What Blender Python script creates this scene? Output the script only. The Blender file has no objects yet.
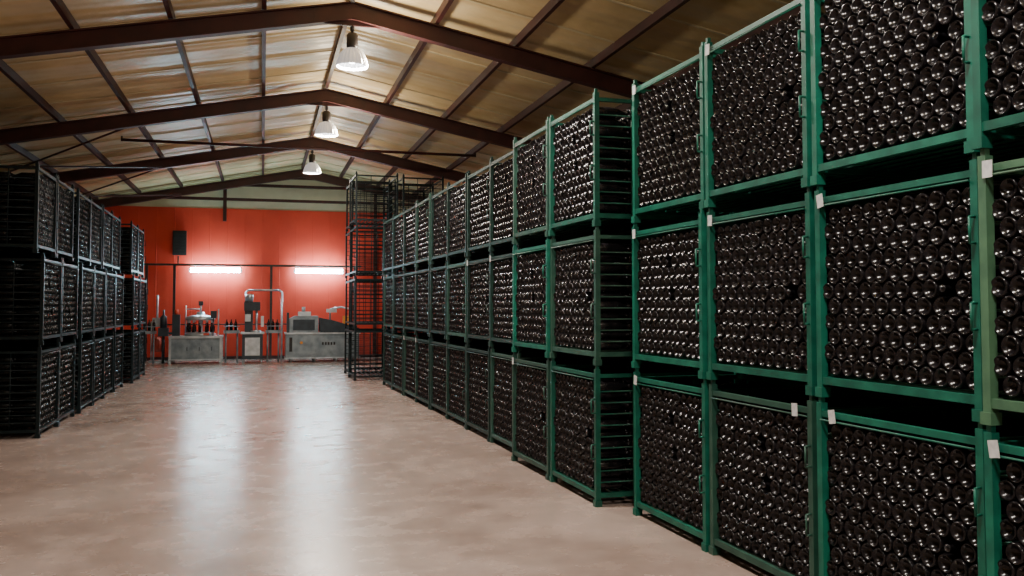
import bpy, math, random
from mathutils import Matrix, Vector
random.seed(7)
scene=bpy.context.scene
COL=scene.collection

# ------------------------------------------------------------ materials
def new_mat(name):
    m=bpy.data.materials.new(name); m.use_nodes=True
    nt=m.node_tree; b=nt.nodes["Principled BSDF"]
    return m,nt,b
def noise_mat(name,c1,c2,scale=5,rough=(.4,.6),metal=0,bump=0.0,detail=6,stretch=None,rand=0.0,spec=.5,contrast=(.35,.65)):
    m,nt,b=new_mat(name); N=nt.nodes; L=nt.links
    tc=N.new("ShaderNodeTexCoord"); mp=N.new("ShaderNodeMapping")
    L.new(tc.outputs["Object"],mp.inputs[0])
    if stretch: mp.inputs["Scale"].default_value=stretch
    nz=N.new("ShaderNodeTexNoise"); nz.inputs["Scale"].default_value=scale; nz.inputs["Detail"].default_value=detail
    L.new(mp.outputs[0],nz.inputs["Vector"])
    cr=N.new("ShaderNodeValToRGB"); cr.color_ramp.elements[0].position=contrast[0]; cr.color_ramp.elements[1].position=contrast[1]
    cr.color_ramp.elements[0].color=(*c1,1); cr.color_ramp.elements[1].color=(*c2,1)
    L.new(nz.outputs["Fac"],cr.inputs[0])
    out=cr.outputs[0]
    if rand>0:
        oi=N.new("ShaderNodeObjectInfo"); mr=N.new("ShaderNodeMapRange")
        mr.inputs[3].default_value=1-rand; mr.inputs[4].default_value=1+rand*.6
        L.new(oi.outputs["Random"],mr.inputs[0])
        hs=N.new("ShaderNodeHueSaturation"); L.new(mr.outputs[0],hs.inputs["Value"]); L.new(out,hs.inputs["Color"])
        out=hs.outputs[0]
    L.new(out,b.inputs["Base Color"])
    mr2=N.new("ShaderNodeMapRange"); mr2.inputs[3].default_value=rough[0]; mr2.inputs[4].default_value=rough[1]
    L.new(nz.outputs["Fac"],mr2.inputs[0]); L.new(mr2.outputs[0],b.inputs["Roughness"])
    b.inputs["Metallic"].default_value=metal
    b.inputs["Specular IOR Level"].default_value=spec
    if bump>0:
        bp=N.new("ShaderNodeBump"); bp.inputs["Strength"].default_value=bump; bp.inputs["Distance"].default_value=.02
        L.new(nz.outputs["Fac"],bp.inputs["Height"]); L.new(bp.outputs[0],b.inputs["Normal"])
    return m
def emis(name,col,s):
    m,nt,b=new_mat(name)
    b.inputs["Base Color"].default_value=(*col,1)
    b.inputs["Emission Color"].default_value=(*col,1); b.inputs["Emission Strength"].default_value=s
    return m

M_green=noise_mat("green_paint",(.001,.068,.044),(.002,.125,.078),9,(.4,.6),rand=.3,spec=.4)
M_wgreen=noise_mat("weathered_green_paint",(.006,.045,.03),(.02,.075,.05),9,(.45,.6),rand=.35)
M_olive=noise_mat("faded_olive_paint",(.035,.10,.055),(.06,.15,.08),9,(.5,.65),rand=.2)
M_mgreen=noise_mat("dimmed_green_paint",(.003,.018,.014),(.007,.034,.025),9,(.45,.6),rand=.35,spec=.35)  # far row's weaker light put into the green as a darker tone
M_dgreen=noise_mat("darkened_green_paint",(.0015,.006,.008),(.003,.011,.013),9,(.4,.55),rand=.3,spec=.25)  # green darkened for the weakly lit left stacks, also on the empty cages
M_glass=noise_mat("dark_bottle_glass",(.004,.0038,.0045),(.011,.009,.0105),14,(.15,.26),spec=.30)
M_glassd=noise_mat("dim_bluelit_bottle_glass",(.002,.003,.0035),(.004,.006,.007),14,(.18,.3),spec=.16)  # dim, bluish light on the left stacks put into the glass colour
M_label=noise_mat("paper_label",(.45,.45,.46),(.6,.6,.6),30,(.7,.8))
M_steelred=noise_mat("oxide_red_steel",(.04,.008,.009),(.066,.014,.014),4,(.45,.6))
M_wallred=noise_mat("red_wall_panel",(.66,.040,.018),(.74,.052,.022),1.5,(.5,.6))
M_beige=noise_mat("beige_wall",(.62,.54,.36),(.7,.62,.44),2,(.6,.8))
M_steel=noise_mat("stainless_steel",(.42,.46,.5),(.62,.66,.7),6,(.25,.45),metal=.7)
M_bsteel=noise_mat("brushed_panel",(.16,.20,.23),(.28,.33,.36),5,(.3,.5),metal=.4)
M_white=noise_mat("white_enamel",(.6,.62,.62),(.72,.73,.72),5,(.35,.5))
M_dark=noise_mat("dark_machine_paint",(.012,.022,.032),(.025,.04,.055),6,(.4,.5))
M_black=noise_mat("black_rubber",(.01,.01,.011),(.02,.02,.02),8,(.5,.7))
M_pipe=noise_mat("dark_pipe",(.02,.018,.02),(.04,.03,.03),8,(.4,.5))
M_orange=noise_mat("orange_plastic",(.7,.25,.02),(.8,.3,.03),8,(.4,.5))
M_tube=emis("fluorescent_tube",(.50,.88,1.0),170)
M_bulb=emis("lamp_bulb",(1,.97,.9),30)
M_lred=noise_mat("red_pump",(.5,.05,.03),(.6,.08,.04),5,(.3,.4))
M_seam=noise_mat("sheet_joint_tape",(.72,.62,.42),(.8,.7,.5),3,(.4,.5))

M_shade,nt,b=new_mat("acrylic_shade")
b.inputs["Base Color"].default_value=(.7,.72,.75,1); b.inputs["Roughness"].default_value=.2
b.inputs["Metallic"].default_value=.3
b.inputs["Emission Color"].default_value=(.95,.95,1,1); b.inputs["Emission Strength"].default_value=.35

def floor_mat():
    m,nt,b=new_mat("polished_concrete"); N=nt.nodes; L=nt.links
    tc=N.new("ShaderNodeTexCoord")
    n1=N.new("ShaderNodeTexNoise"); n1.inputs["Scale"].default_value=.5; n1.inputs["Detail"].default_value=10; n1.inputs["Roughness"].default_value=.65; n1.inputs["Distortion"].default_value=.8
    n2=N.new("ShaderNodeTexNoise"); n2.inputs["Scale"].default_value=3; n2.inputs["Detail"].default_value=7; n2.inputs["Roughness"].default_value=.6
    n3=N.new("ShaderNodeTexNoise"); n3.inputs["Scale"].default_value=1.0; n3.inputs["Detail"].default_value=7; n3.inputs["Distortion"].default_value=1.2
    for n in(n1,n2,n3): L.new(tc.outputs["Object"],n.inputs["Vector"])
    c1=N.new("ShaderNodeValToRGB"); c1.color_ramp.elements[0].position=.34; c1.color_ramp.elements[1].position=.66
    c1.color_ramp.elements[0].color=(.255,.185,.155,1); c1.color_ramp.elements[1].color=(.40,.31,.27,1)
    L.new(n1.outputs["Fac"],c1.inputs[0])
    c2=N.new("ShaderNodeValToRGB"); c2.color_ramp.elements[0].position=.3; c2.color_ramp.elements[1].position=.7
    c2.color_ramp.elements[0].color=(.84,.84,.85,1); c2.color_ramp.elements[1].color=(1.08,1.08,1.08,1)
    L.new(n2.outputs["Fac"],c2.inputs[0])
    mx=N.new("ShaderNodeMix"); mx.data_type='RGBA'; mx.blend_type='MULTIPLY'; mx.inputs[0].default_value=.85
    L.new(c1.outputs[0],mx.inputs[6]); L.new(c2.outputs[0],mx.inputs[7])
    c3=N.new("ShaderNodeValToRGB"); c3.color_ramp.elements[0].position=.28; c3.color_ramp.elements[1].position=.44
    c3.color_ramp.elements[0].color=(.76,.73,.71,1); c3.color_ramp.elements[1].color=(1,1,1,1)
    L.new(n3.outputs["Fac"],c3.inputs[0])
    mx2=N.new("ShaderNodeMix"); mx2.data_type='RGBA'; mx2.blend_type='MULTIPLY'; mx2.inputs[0].default_value=.8
    L.new(mx.outputs[2],mx2.inputs[6]); L.new(c3.outputs[0],mx2.inputs[7])
    L.new(mx2.outputs[2],b.inputs["Base Color"])
    mr=N.new("ShaderNodeMapRange"); mr.inputs[1].default_value=.3; mr.inputs[2].default_value=.7; mr.inputs[3].default_value=.21; mr.inputs[4].default_value=.31
    L.new(n2.outputs["Fac"],mr.inputs[0]); L.new(mr.outputs[0],b.inputs["Roughness"])
    b.inputs["Specular IOR Level"].default_value=.55
    bp=N.new("ShaderNodeBump"); bp.inputs["Strength"].default_value=.07; bp.inputs["Distance"].default_value=.01
    L.new(n2.outputs["Fac"],bp.inputs["Height"]); L.new(bp.outputs[0],b.inputs["Normal"])
    return m
M_floor=floor_mat()
def ceil_mat():
    m,nt,b=new_mat("insulation_sheet"); N=nt.nodes; L=nt.links
    tc=N.new("ShaderNodeTexCoord")
    w=N.new("ShaderNodeTexWave"); w.bands_direction='Y'; w.inputs["Scale"].default_value=.32; w.inputs["Distortion"].default_value=.6; w.inputs["Detail"].default_value=2
    w2=N.new("ShaderNodeTexWave"); w2.bands_direction='Y'; w2.inputs["Scale"].default_value=1.25
    n=N.new("ShaderNodeTexNoise"); n.inputs["Scale"].default_value=1.8; n.inputs["Detail"].default_value=6
    for q in(w,w2,n): L.new(tc.outputs["Object"],q.inputs["Vector"])
    c=N.new("ShaderNodeValToRGB"); c.color_ramp.elements[0].position=.3; c.color_ramp.elements[1].position=.7
    c.color_ramp.elements[0].color=(.68,.51,.26,1); c.color_ramp.elements[1].color=(.86,.69,.41,1)
    L.new(n.outputs["Fac"],c.inputs[0]); L.new(c.outputs[0],b.inputs["Base Color"])
    b.inputs["Roughness"].default_value=.4
    ad=N.new("ShaderNodeMath"); ad.operation='MULTIPLY_ADD'; ad.inputs[1].default_value=.5
    L.new(n.outputs["Fac"],ad.inputs[0]); L.new(w.outputs["Fac"],ad.inputs[2])
    ad2=N.new("ShaderNodeMath"); ad2.operation='MULTIPLY_ADD'; ad2.inputs[1].default_value=.16
    L.new(w2.outputs["Fac"],ad2.inputs[0]); L.new(ad.outputs[0],ad2.inputs[2])
    bp=N.new("ShaderNodeBump"); bp.inputs["Strength"].default_value=.7; bp.inputs["Distance"].default_value=.09
    L.new(ad2.outputs[0],bp.inputs["Height"]); L.new(bp.outputs[0],b.inputs["Normal"])
    return m
M_ceil=ceil_mat()

# ------------------------------------------------------------ mesh builder
class MB:
    def __init__(s): s.v=[]; s.f=[]; s.m=[]; s.sm=[]
    def box(s,x0,x1,y0,y1,z0,z1,mi=0):
        i=len(s.v)
        s.v+=[(x0,y0,z0),(x1,y0,z0),(x1,y1,z0),(x0,y1,z0),(x0,y0,z1),(x1,y0,z1),(x1,y1,z1),(x0,y1,z1)]
        for q in ((0,3,2,1),(4,5,6,7),(0,1,5,4),(1,2,6,5),(2,3,7,6),(3,0,4,7)):
            s.f.append(tuple(i+k for k in q)); s.m.append(mi); s.sm.append(False)
    def rod(s,p0,p1,r,n=6,mi=0,r1=None):
        p0=Vector(p0);p1=Vector(p1); r1=r if r1 is None else r1
        d=(p1-p0).normalized(); a=d.orthogonal().normalized(); b=d.cross(a)
        i=len(s.v)
        for p,rr in((p0,r),(p1,r1)):
            for k in range(n):
                t=2*math.pi*k/n; s.v.append(tuple(p+(a*math.cos(t)+b*math.sin(t))*rr))
        for k in range(n):
            s.f.append((i+k,i+(k+1)%n,i+n+(k+1)%n,i+n+k)); s.m.append(mi); s.sm.append(True)
        s.f.append(tuple(i+k for k in reversed(range(n)))); s.m.append(mi); s.sm.append(False)
        s.f.append(tuple(i+n+k for k in range(n))); s.m.append(mi); s.sm.append(False)
    def path(s,pts,r,n=8,mi=0):
        for a,b in zip(pts[:-1],pts[1:]): s.rod(a,b,r,n,mi)
    def lathe(s,prof,o=(0,0,0),axis='z',n=16,mi=0,flip=False,flute=0.0):
        i=len(s.v)
        for r,h in prof:
            for k in range(n):
                t=2*math.pi*k/n; rr=r*(1-(flute if k%2 else 0)); c=rr*math.cos(t); d=rr*math.sin(t)
                if axis=='z': s.v.append((o[0]+c,o[1]+d,o[2]+h))
                elif axis=='x': s.v.append((o[0]+(-h if flip else h),o[1]+c,o[2]+d))
                else: s.v.append((o[0]+c,o[1]+h,o[2]+d))
        for j in range(len(prof)-1):
            for k in range(n):
                a=i+j*n+k; b=i+j*n+(k+1)%n
                s.f.append((a,b,b+n,a+n)); s.m.append(mi); s.sm.append(flute==0)
    def prism(s,pts,y0,y1,mi=0):
        i=len(s.v); n=len(pts)
        for y in(y0,y1):
            for x,z in pts: s.v.append((x,y,z))
        for k in range(n):
            s.f.append((i+k,i+(k+1)%n,i+n+(k+1)%n,i+n+k)); s.m.append(mi); s.sm.append(False)
        s.f.append(tuple(i+k for k in reversed(range(n)))); s.m.append(mi); s.sm.append(False)
        s.f.append(tuple(i+n+k for k in range(n))); s.m.append(mi); s.sm.append(False)
    def mesh(s,name,mats):
        me=bpy.data.meshes.new(name); me.from_pydata(s.v,[],s.f)
        me.polygons.foreach_set("material_index",s.m); me.polygons.foreach_set("use_smooth",s.sm)
        for m in mats: me.materials.append(m)
        me.update()
        return me
    def obj(s,name,mats,parent=None,fix=True):
        me=s.mesh(name,mats)
        if fix:
            import bmesh
            bm=bmesh.new(); bm.from_mesh(me); bmesh.ops.recalc_face_normals(bm,faces=bm.faces); bm.to_mesh(me); bm.free()
        o=bpy.data.objects.new(name,me); COL.objects.link(o)
        if parent: o.parent=parent
        return o
def empty(name,mat=None):
    e=bpy.data.objects.new(name,None); COL.objects.link(e); e.empty_display_size=.2
    if mat is not None: e.matrix_world=mat
    return e

# ------------------------------------------------------------ room (x = across, y = along the hall)
XL,XR=-8.0,10.3; YN,YF=-7.0,28.2
RX=1.13; RZ=5.84; SL=.195
def roofz(x): return RZ-SL*abs(x-RX)
b=MB(); b.box(XL,XR,YN,YF,-.15,0); b.obj("floor",[M_floor])
b=MB()
b.prism([(XL-.2,roofz(XL-.2)),(RX,RZ),(XR+.2,roofz(XR+.2)),(XR+.2,roofz(XR+.2)+.1),(RX,RZ+.1),(XL-.2,roofz(XL-.2)+.1)],YN-.2,YF+.2)
b.obj("ceiling",[M_ceil])
b=MB()
y=YN+.6
while y<YF-.2:
    for X in(XL,XR):
        b.prism([(X,roofz(X)-.018),(RX,RZ-.018),(RX,RZ-.002),(X,roofz(X)-.002)],y-.022,y+.022)
    y+=1.26
b.obj("trim_ceiling_joints",[M_seam])
b=MB(); b.box(XL-.2,XL,YN,YF,0,roofz(XL)+.02); b.obj("wall_left",[M_beige])
b=MB(); b.box(XR,XR+.2,YN,YF,0,roofz(XR)+.02); b.obj("wall_right",[M_beige])
b=MB(); b.prism([(XL,0),(XR,0),(XR,roofz(XR)),(RX,RZ),(XL,roofz(XL))],YN-.2,YN); b.obj("wall_rear",[M_beige])
b=MB(); HR=4.5
pts=[]; x=XL
while x<XR-.01:
    pts+= [(x,YF),(x+.47,YF),(x+.475,YF-.005),(x+.49,YF-.005)]; x+=.5
pts.append((XR,YF))
for (px,py) in pts: b.v+= [(px,py,0),(px,py,HR if roofz(px)>HR else roofz(px))]
for k in range(len(pts)-1):
    b.f.append((2*k,2*k+2,2*k+3,2*k+1)); b.m.append(0); b.sm.append(False)
b.prism([(XL,0),(XR,0),(XR,roofz(XR)),(RX,RZ),(XL,roofz(XL))],YF+.01,YF+.2,1)
b.obj("wall_far",[M_wallred,M_beige],fix=False)
b=MB(); b.box(XL,XR,YF-.05,YF-.005,0,.09); b.obj("baseboard_far",[M_steelred])

def ibeam_profile(b,xa,za,xb,zb,y,d=.24,w=.14,t=.018,mi=0):
    dx,dz=xb-xa,zb-za; L=math.hypot(dx,dz); nx,nz=-dz/L,dx/L
    def strip(o0,o1,y0,y1):
        b.prism([(xa+nx*o0,za+nz*o0),(xb+nx*o0,zb+nz*o0),(xb+nx*o1,zb+nz*o1),(xa+nx*o1,za+nz*o1)],y0,y1,mi)
    h=d/2
    strip(-h,-h+t,y-w/2,y+w/2); strip(h-t,h,y-w/2,y+w/2); strip(-h+t,h-t,y-t/2,y+t/2)
frame_y=[-3.0,2.1,7.1,12.14,17.2,22.25,27.6]
for fy in frame_y:
    b=MB()
    c=.27
    ibeam_profile(b,RX,RZ-c,XL+.15,roofz(XL+.15)-c,fy)
    ibeam_profile(b,RX,RZ-c,XR-.15,roofz(XR-.15)-c,fy)
    b.prism([(RX-.5,roofz(RX-.5)-c-.1),(RX-.5,roofz(RX-.5)-c+.1),(RX,RZ-c+.12),(RX+.5,roofz(RX+.5)-c+.1),(RX+.5,roofz(RX+.5)-c-.1),(RX,RZ-c-.2)],fy-.02,fy+.02)
    for sx,X in((1,XL),(-1,XR)):
        b.prism([(X+sx*.1,roofz(X)-c-.6),(X+sx*.1,roofz(X)-c),(X+sx*1.6,roofz(X+sx*1.6)-c-.1)],fy-.02,fy+.02)
        b.box(X+sx*.15-.13,X+sx*.15+.13,fy-.07,fy-.05,0,roofz(X)-c); b.box(X+sx*.15-.13,X+sx*.15+.13,fy+.05,fy+.07,0,roofz(X)-c)
        b.box(X+sx*.15-.01,X+sx*.15+.01,fy-.05,fy+.05,0,roofz(X)-c)
    b.obj("steel_roof_frame",[M_steelred])
b=MB()
for k in range(-7,8):
    x=RX+k*1.15
    if x<XL+.2 or x>XR-.2: continue
    z=roofz(x)
    b.box(x-.03,x+.03,YN+.02,YF-.06,z-.13,z-.005)
b.obj("roof_purlins",[M_steelred])
b=MB()
b.box(-4.6,6.8,27.9,28.0,4.72,4.80); b.box(-1.4,3.6,27.9,28.0,5.16,5.24)
b.box(-1.15,-1.05,27.88,28.0,4.1,5.3); b.box(3.3,3.4,27.88,28.0,0,5.3)
b.obj("gable_girts",[M_steelred])  # structural steel girts and posts on the gable end
b=MB()
def brace(x0,y0,x1,y1,r=.02):
    b.rod((x0,y0,roofz(x0)-.36),(x1,y1,roofz(x1)-.36),r,6)
for (ya,yb) in((17.2,22.25),(22.25,27.6)):
    brace(-6.9,ya,-2.3,yb); brace(-2.3,ya,-6.9,yb,.02)
b.obj("roof_wind_bracing",[M_steelred])
b=MB(); b.rod((-2.8,19.7,4.98),(4.6,19.7,4.98),.03,6)
for x in(-2.8,4.6): b.rod((x,19.7,4.95),(x,19.7,roofz(x)-.02),.02,6)
b.obj("conduit_tie_rod",[M_steelred])

# ------------------------------------------------------------ lamps
def make_lamp(x,y,power):
    e=empty("industrial_pendant_lamp",Matrix.Translation((x,y,0)))
    z0=4.82
    b=MB()
    b.lathe([(.015,.46),(.055,.45),(.078,.42),(.08,.28),(.07,.24),(.03,.22)],(0,0,z0),n=20)
    b.rod((0,0,z0+.45),(0,0,roofz(x)-.38),.010,6)
    b.lathe([(.03,.54),(.03,.48),(.0,.46)],(0,0,z0),n=10)
    b.obj("ballast_housing",[M_pipe],e)
    b=MB()
    b.lathe([(.08,.24),(.125,.215),(.17,.155),(.20,.08),(.215,.02),(.222,.0),(.215,-.008),(.205,.01),(.19,.075),(.16,.15),(.115,.20),(.0,.22)],(0,0,z0),n=48,flute=.045)
    b.obj("bell_shade",[M_shade],e,fix=False)
    b=MB(); b.lathe([(0,.03),(.045,.05),(.065,.09),(.055,.15),(.03,.20)],(0,0,z0),n=16)
    b.obj("bulb",[M_bulb],e)
    ld=bpy.data.lights.new("lamp_light",'AREA'); ld.shape='DISK'; ld.size=.34; ld.energy=power; ld.color=(1,.92,.84)
    lo=bpy.data.objects.new("lamp_light",ld); COL.objects.link(lo); lo.parent=e; lo.location=(0,0,z0+.03)
    ld=bpy.data.lights.new("fill_uplight",'POINT'); ld.shadow_soft_size=.1; ld.energy=power*.45; ld.color=(1,.85,.62)  # added point light beside the shade, brightens the ceiling
    lo=bpy.data.objects.new("fill_uplight",ld); COL.objects.link(lo); lo.parent=e; lo.location=(.3,0,z0+.1)
for fy in frame_y[:-1]:
    make_lamp(RX, fy, 215 if fy<20 else 110)

# ------------------------------------------------------------ bottle cages
CW,CD,CH=1.10,.92,1.12
PR=[(0,.032),(.015,.029),(.028,.015),(.0345,.002),(.0385,0),(.0435,.007),(.0435,.19),(.036,.215),(.021,.245),(.0145,.27),(.0145,.292),(.0165,.293),(.0165,.305),(0,.305)]
def bottles_mesh(seed,nseg=16,layers=3,mat=None):
    rnd=random.Random(seed); b=MB()
    px,pz=.0905,.0785
    for L in range(layers):
        x0=.012+L*.305
        for r in range(11):
            z=.162+r*pz
            n=11
            off=-CW/2+.077+(0 if r%2==0 else px/2)
            for c in range(n):
                y=off+c*px
                if y>CW/2-.062: continue
                j=rnd.uniform(-.010,.008) if L==0 else 0
                jj=rnd.uniform(-.001,.001)
                neck = rnd.random()<.012
                if L==2: neck=not neck
                if not neck: b.lathe(PR,(x0+.012+j,y+jj,z+jj),'x',nseg,0)
                else: b.lathe(PR,(x0+.30+min(j,0),y,z),'x',nseg,0,flip=True)
    return b.mesh("bottles",[mat or M_glass])
B_A=bottles_mesh(1); B_B=bottles_mesh(2); B_D=bottles_mesh(3,mat=M_glassd)

def frame_mesh(mat,name):
    b=MB(); t=.020; hw=CW/2
    for y in(-hw+t,hw-t):
        for x in(t,CD-t):
            b.box(x-t,x+t,y-t,y+t,.03,1.09)
            b.box(x-t-.008,x+t+.008,y-t-.008,y+t+.008,0,.05)
            b.box(x-t*.6,x+t*.6,y-t*.6,y+t*.6,1.09,1.12)
    iy0,iy1=-hw+2*t,hw-2*t; ix0,ix1=2*t,CD-2*t
    for z0,z1 in((.068,.106),(1.02,1.05)):
        for x in(.004,CD-.034): b.box(x,x+.03,iy0,iy1,z0,z1)
        for y in(-hw+.004,hw-.034): b.box(ix0,ix1,y,y+.03,z0,z1)
    for k in range(9):
        x=.08+k*(CD-.16)/8; b.box(x-.012,x+.012,iy0,iy1,.09,.10)
    for y in(-hw+.012,hw-.012):
        for k in range(9):
            z=.19+k*.09; b.rod((ix0,y,z),(ix1,y,z),.0065,5)
        for x in(CD*.36,CD*.67): b.rod((x,y,.11),(x,y,1.02),.007,5)
    for k in range(1,8):
        y=-hw+k*CW/8; b.rod((CD-.012,y,.11),(CD-.012,y,1.02),.005,5)
    for k in range(6):
        z=.2+k*.15; b.rod((CD-.012,iy0,z),(CD-.012,iy1,z),.005,5)
    for z in(.38,.74):
        y=-hw-.004
        b.path([(-.0,y+.02,z),(-.035,y+.015,z),(-.035,y+.015,z+.11),(0,y+.02,z+.11)],.006,6)
    b.rod((-.006,iy0,1.005),(-.006,iy1,1.005),.005,5)
    return b.mesh(name,[mat])
F_G=frame_mesh(M_green,"cage_frame_green"); F_D=frame_mesh(M_dgreen,"cage_frame_dark"); F_W=frame_mesh(M_wgreen,"cage_frame_weathered"); F_M=frame_mesh(M_mgreen,"cage_frame_dimmed"); F_O=frame_mesh(M_olive,"cage_frame_olive")
lb=MB(); lb.box(-.012,-.009,-.025,.025,-.035,.035); LAB=lb.mesh("label",[M_label])

def cage(rot,b0,a0,tier,facing=1,full=True,frame=None,label=None,jit=.012,bot=None):
    R=Matrix.Rotation(math.radians(rot),4,'Z')
    T=Matrix.Translation((b0+random.uniform(-jit,jit),a0+CW/2+.025+random.uniform(-jit,jit)*.6,tier*CH))
    M=R@T
    if facing<0: M=M@Matrix.Rotation(math.pi,4,'Z')
    M=M@Matrix.Rotation(math.radians(random.uniform(-.35,.35)),4,'Z')
    e=empty("wine_bottle_cage" if full else "empty_bottle_cage",M)
    o=bpy.data.objects.new("cage_frame",frame or F_G); COL.objects.link(o); o.parent=e
    if full:
        o=bpy.data.objects.new("bottles",bot or random.choice((B_A,B_B))); COL.objects.link(o); o.parent=e
        if label is not None:
            o=bpy.data.objects.new("paper_label",LAB); COL.objects.link(o); o.parent=e
            o.location=(0,label,1.03); o.rotation_euler=(math.radians(random.uniform(-10,10)),0,0)
    return e
P=1.15
far=CW/2-.06
for c in range(6):
    a=6.42-P*(c+1)
    bb=2.95 if c<3 else 2.89
    for t in range(3):
        lab={0:{0:far,1:far,2:far},1:{0:-far+.08,1:far,2:far},2:{0:far-.08,1:far},3:{0:far,1:far}}.get(c,{}).get(t)
        fr=F_W if (c,t)==(1,0) else F_O if (c,t)==(3,1) else F_G
        cage(1.6,bb,a,t,label=lab,frame=fr)
        cage(1.6,bb+1.0,a,t)
for c in range(2):
    for t in range(3):
        cage(1.6,2.76,6.68+P*c,t,label=far if random.random()<.4 else None,frame=F_G if (c+t)%2==0 else F_W)
        cage(1.6,3.76,6.68+P*c,t)
for c in range(8):
    for t in range(3):
        cage(1.6,2.88,9.1+1.145*c,t,label=far if random.random()<.25 else None,frame=F_W if (c*2+t)%5==0 else F_M)
        cage(1.6,3.88,9.1+1.145*c,t,frame=F_M)
for (bb,aa,n) in((2.45,19.3,4),(3.47,19.4,4),(2.5,20.5,4),(3.5,20.6,4)):
    for t in range(n): cage(1.6,bb,aa,t,full=False,frame=F_D)
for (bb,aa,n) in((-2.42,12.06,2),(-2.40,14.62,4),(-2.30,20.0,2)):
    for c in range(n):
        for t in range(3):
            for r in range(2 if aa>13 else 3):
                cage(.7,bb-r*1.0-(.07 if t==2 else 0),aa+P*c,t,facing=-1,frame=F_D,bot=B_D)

# ------------------------------------------------------------ back wall fixtures
def fluor(x):
    e=empty("fluorescent_batten_light",Matrix.Translation((x,27.86,2.62)))
    b=MB(); b.box(-.74,.74,-.05,-.02,.005,.03); b.box(-.74,-.70,-.10,.03,-.04,.07); b.box(.70,.74,-.10,.03,-.04,.07)
    b.box(-.5,-.46,-.02,.33,.005,.03); b.box(.46,.5,-.02,.33,.005,.03)
    b.obj("batten_body",[M_white],e)
    b=MB(); b.rod((-.70,-.055,-.022),(.70,-.055,-.022),.026,12); b.rod((-.70,-.055,.057),(.70,-.055,.057),.026,12)
    b.obj("tubes",[M_tube],e)
fluor(-1.33); fluor(1.65)
b=MB()
b.box(-3.3,2.9,27.6,27.66,2.75,2.81)
for x in(-3.2,-2.45,.25,2.7): b.box(x-.035,x+.035,27.6,27.67,0,2.75)
b.rod((-3.2,27.63,1.05),(2.7,27.63,1.05),.018,6)
b.rod((-2.38,27.9,2.8),(-2.38,27.9,3.05),.02,8)
b.obj("partition_frame",[M_pipe])
b=MB(); b.box(-2.55,-2.17,28.03,28.16,3.08,3.80)
for k in range(7): b.box(-2.52,-2.2,28.0,28.03,3.13+k*.09,3.18+k*.09)
b.obj("wall_vent_louver",[M_black])

# ------------------------------------------------------------ bottling machinery
MY=26.6
b=MB()
b.box(-.65,.65,-.4,.4,.12,.70,5); b.box(-.7,.7,-.45,.45,.70,.76,1); b.box(-.7,.7,-.45,.45,.10,.13,1)
for x in(-.66,.66):
    for y in(-.41,.41): b.box(x-.03,x+.03,y-.03,y+.03,0,.76,1)
for x in(-.32,.0,.32): b.box(x-.14,x+.14,-.412,-.40,.18,.64,5); b.box(x+.09,x+.11,-.43,-.41,.36,.46,3)
b.lathe([(.0,.76),(.42,.76),(.42,.82),(.36,.83),(.36,.86),(.0,.86)],(.1,0,0),n=24,mi=0)
for k in range(12):
    t=2*math.pi*k/12; x=.1+.34*math.cos(t); y=.34*math.sin(t)
    b.lathe([(.0,.86),(.04,.86),(.04,1.0),(.014,1.07),(.014,1.12),(0,1.12)],(x,y,0),n=8,mi=2)
    b.rod((x,y,1.12),(x,y,1.20),.02,6,0)
b.lathe([(0,1.19),(.38,1.19),(.39,1.21),(.39,1.27),(.28,1.32),(.12,1.34),(.1,1.42),(0,1.42)],(.1,0,0),n=24,mi=0)
b.rod((.1,0,.86),(.1,0,1.2),.06,10,0); b.rod((.1,0,1.42),(.1,0,1.62),.025,8,0); b.box(.04,.16,-.05,.05,1.6,1.72,3)
b.box(-.64,-.44,-.1,.1,.76,1.35,3); b.rod((-.3,.1,.76),(-.3,.1,1.6),.02,8,0); b.rod((.58,-.2,.76),(.58,-.2,1.5),.02,8,0)
b.rod((.45,-.3,.76),(.45,-.3,1.3),.015,8,3); b.box(.38,.54,-.36,-.3,1.25,1.45,3)
b.rod((-.3,.1,1.5),(.1,0,1.5),.015,8,0); b.box(-1.0,-.74,-.14,.14,.75,.98,3); b.rod((-.87,0,0),(-.87,0,.75),.04,8,3); b.lathe([(0,0),(.09,0),(.09,.3),(.03,.36),(.03,.5),(0,.5)],(-.87,0,.98),n=10,mi=3)
b.box(-.75,-.6,-.05,.05,.8,.86,3)
b.rod((-.54,0,1.35),(-.54,0,1.48),.05,8,4); b.box(.2,.35,-.43,-.4,.78,.84,4)
o=b.obj("bottle_filling_machine",[M_steel,M_steel,M_glass,M_dark,M_lred,M_bsteel]); o.location=(-1.75,MY,0)
b=MB()
b.box(-.28,.28,-.3,.3,.1,.8,0); b.box(-.32,.32,-.34,.34,.8,.85,1); b.box(-.2,.2,-.315,-.3,.2,.7,1)
for x in(-.24,.24):
    for y in(-.25,.25): b.rod((x,y,0),(x,y,.1),.03,8,1)
b.box(-.22,.0,-.1,.2,.85,1.72,0); b.box(-.24,.2,-.16,.22,1.45,1.7,0); b.rod((.1,0,.85),(.1,0,1.45),.03,8,1)
b.lathe([(0,1.72),(.1,1.72),(.12,1.85),(.1,1.92),(0,1.93)],(-.1,.05,0),n=12,mi=1)
b.lathe([(.0,.85),(.15,.85),(.15,.9),(0,.9)],(.08,-.05,0),n=14,mi=1)
b.box(.22,.3,-.2,.05,1.0,1.3,1); b.box(-.21,-.06,-.175,-.1,1.15,1.35,1)
b.path([(-.2,.2,1.7),(-.2,.2,1.98),(-.12,.2,2.04),(.72,.2,2.04),(.8,.2,1.98),(.8,.2,0)],.028,8,1)
o=b.obj("bottle_corking_machine",[M_dark,M_steel]); o.location=(-.25,MY,0)
b=MB()
b.prism([(-1.05,.12),(1.0,.12),(1.0,.80),(-1.05,.80)],-.42,.42,0)
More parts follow.
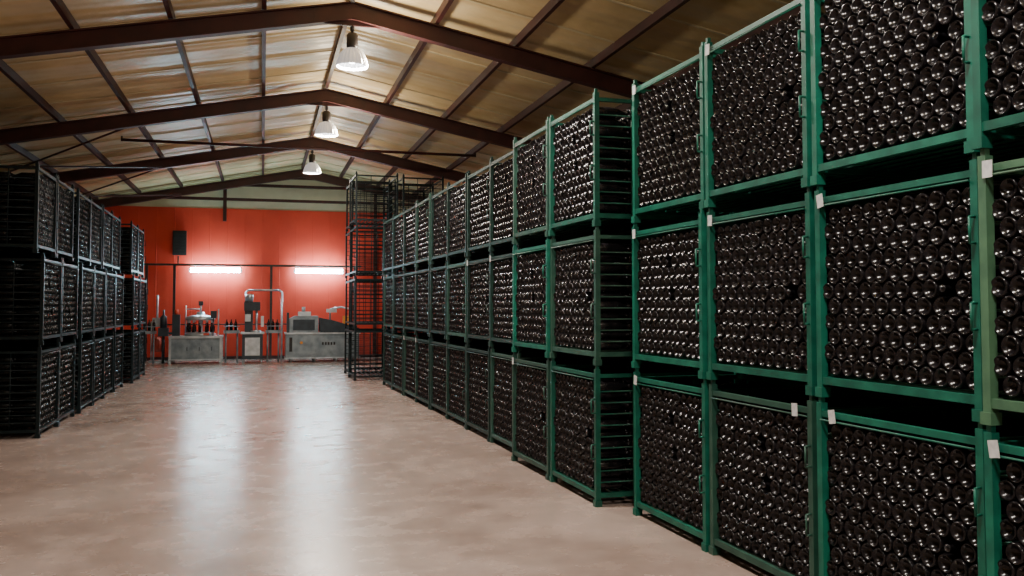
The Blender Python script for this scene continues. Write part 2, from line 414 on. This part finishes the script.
b.box(-.85,.98,-.44,-.42,.2,.74,0); b.box(-1.08,1.03,-.46,.46,.79,.83,1); b.box(-1.08,1.03,-.46,.46,.10,.13,1)
for x in(-.9,-.25,.35,.9):
    for y in(-.35,.35): b.rod((x,y,0),(x,y,.12),.03,8,1)
b.prism([(-.95,.83),(-.95,1.22),(-.8,1.30),(-.15,1.30),(-.15,.83)],-.36,.36,0)
b.prism([(-.1,.83),(-.1,1.25),(.25,1.18),(1.0,.95),(1.0,.83)],-.38,.38,2)
b.box(-.85,-.25,-.375,-.36,.90,1.2,2); b.box(-1.02,-.96,-.3,.1,.83,1.4,2)
b.box(-.7,-.35,-.2,.2,1.30,1.42,1); b.rod((-.55,0,1.42),(-.55,0,1.56),.05,10,1)
b.path([(.2,0,1.15),(.2,0,1.5),(.5,0,1.55),(.8,0,1.5),(.8,0,1.0)],.025,8,1); b.box(.1,.38,-.15,.15,1.40,1.5,1)
b.box(.55,.75,-.3,-.1,1.05,1.3,4)
for i_,x in enumerate((-.05,.03,.11,.19,.27)): b.box(x,x+.05,-.452,-.44,.48,.56,3)
b.box(-.95,-.87,-.46,-.42,.3,.7,3); b.rod((-.62,-.47,.55),(-.62,-.44,.55),.04,10,4)
o=b.obj("bottle_labelling_machine",[M_bsteel,M_steel,M_dark,M_black,M_orange]); o.location=(1.7,MY,0)
for xa,xb in((-3.3,-2.8),(-1.03,-.6),(.1,.52)):
    b=MB()
    b.box(xa,xb,MY-.22,MY+.02,.82,.90,0); b.box(xa,xb,MY-.18,MY-.02,.90,.91,1)
    b.rod((xa,MY-.24,1.02),(xb,MY-.24,1.02),.012,6,0)
    for x in(xa+.06,xb-.06): b.rod((x,MY-.1,0),(x,MY-.1,.82),.025,8,0); b.rod((x,MY-.24,.85),(x,MY-.24,1.02),.01,6,0)
    k=xa+.08
    while k<xb-.05:
        b.lathe([(0,0),(.042,0),(.042,.19),(.015,.25),(.015,.3),(0,.3)],(k,MY-.1,.91),n=8,mi=2); k+=.12
    b.obj("bottle_conveyor",[M_bsteel,M_black,M_glass])
b=MB(); b.box(-.2,.2,-.15,.15,.0,.06,1); b.rod((-.15,0,.06),(-.15,0,1.15),.02,8,1); b.rod((.15,0,.06),(.15,0,1.15),.02,8,1)
b.lathe([(0,.3),(.13,.3),(.13,.65),(.05,.72),(0,.72)],(0,0,0),n=14,mi=0); b.box(-.12,.12,-.1,.1,1.0,1.25,1); b.rod((0,0,1.25),(0,0,1.9),.03,8,1)
o=b.obj("transfer_pump",[M_lred,M_steel]); o.location=(-2.85,27.2,0)

# ------------------------------------------------------------ world + camera
w=bpy.data.worlds.new("world"); scene.world=w; w.use_nodes=True
w.node_tree.nodes["Background"].inputs[0].default_value=(.05,.05,.06,1)
cd=bpy.data.cameras.new("camera"); cam=bpy.data.objects.new("camera",cd); COL.objects.link(cam)
cd.sensor_width=36; cd.lens=900/1024*36; cd.shift_y=-.0213
cam.location=(0,0,1.6); cam.rotation_euler=(math.radians(92.5),0,math.radians(-15.5))
cd.clip_end=100
scene.camera=cam
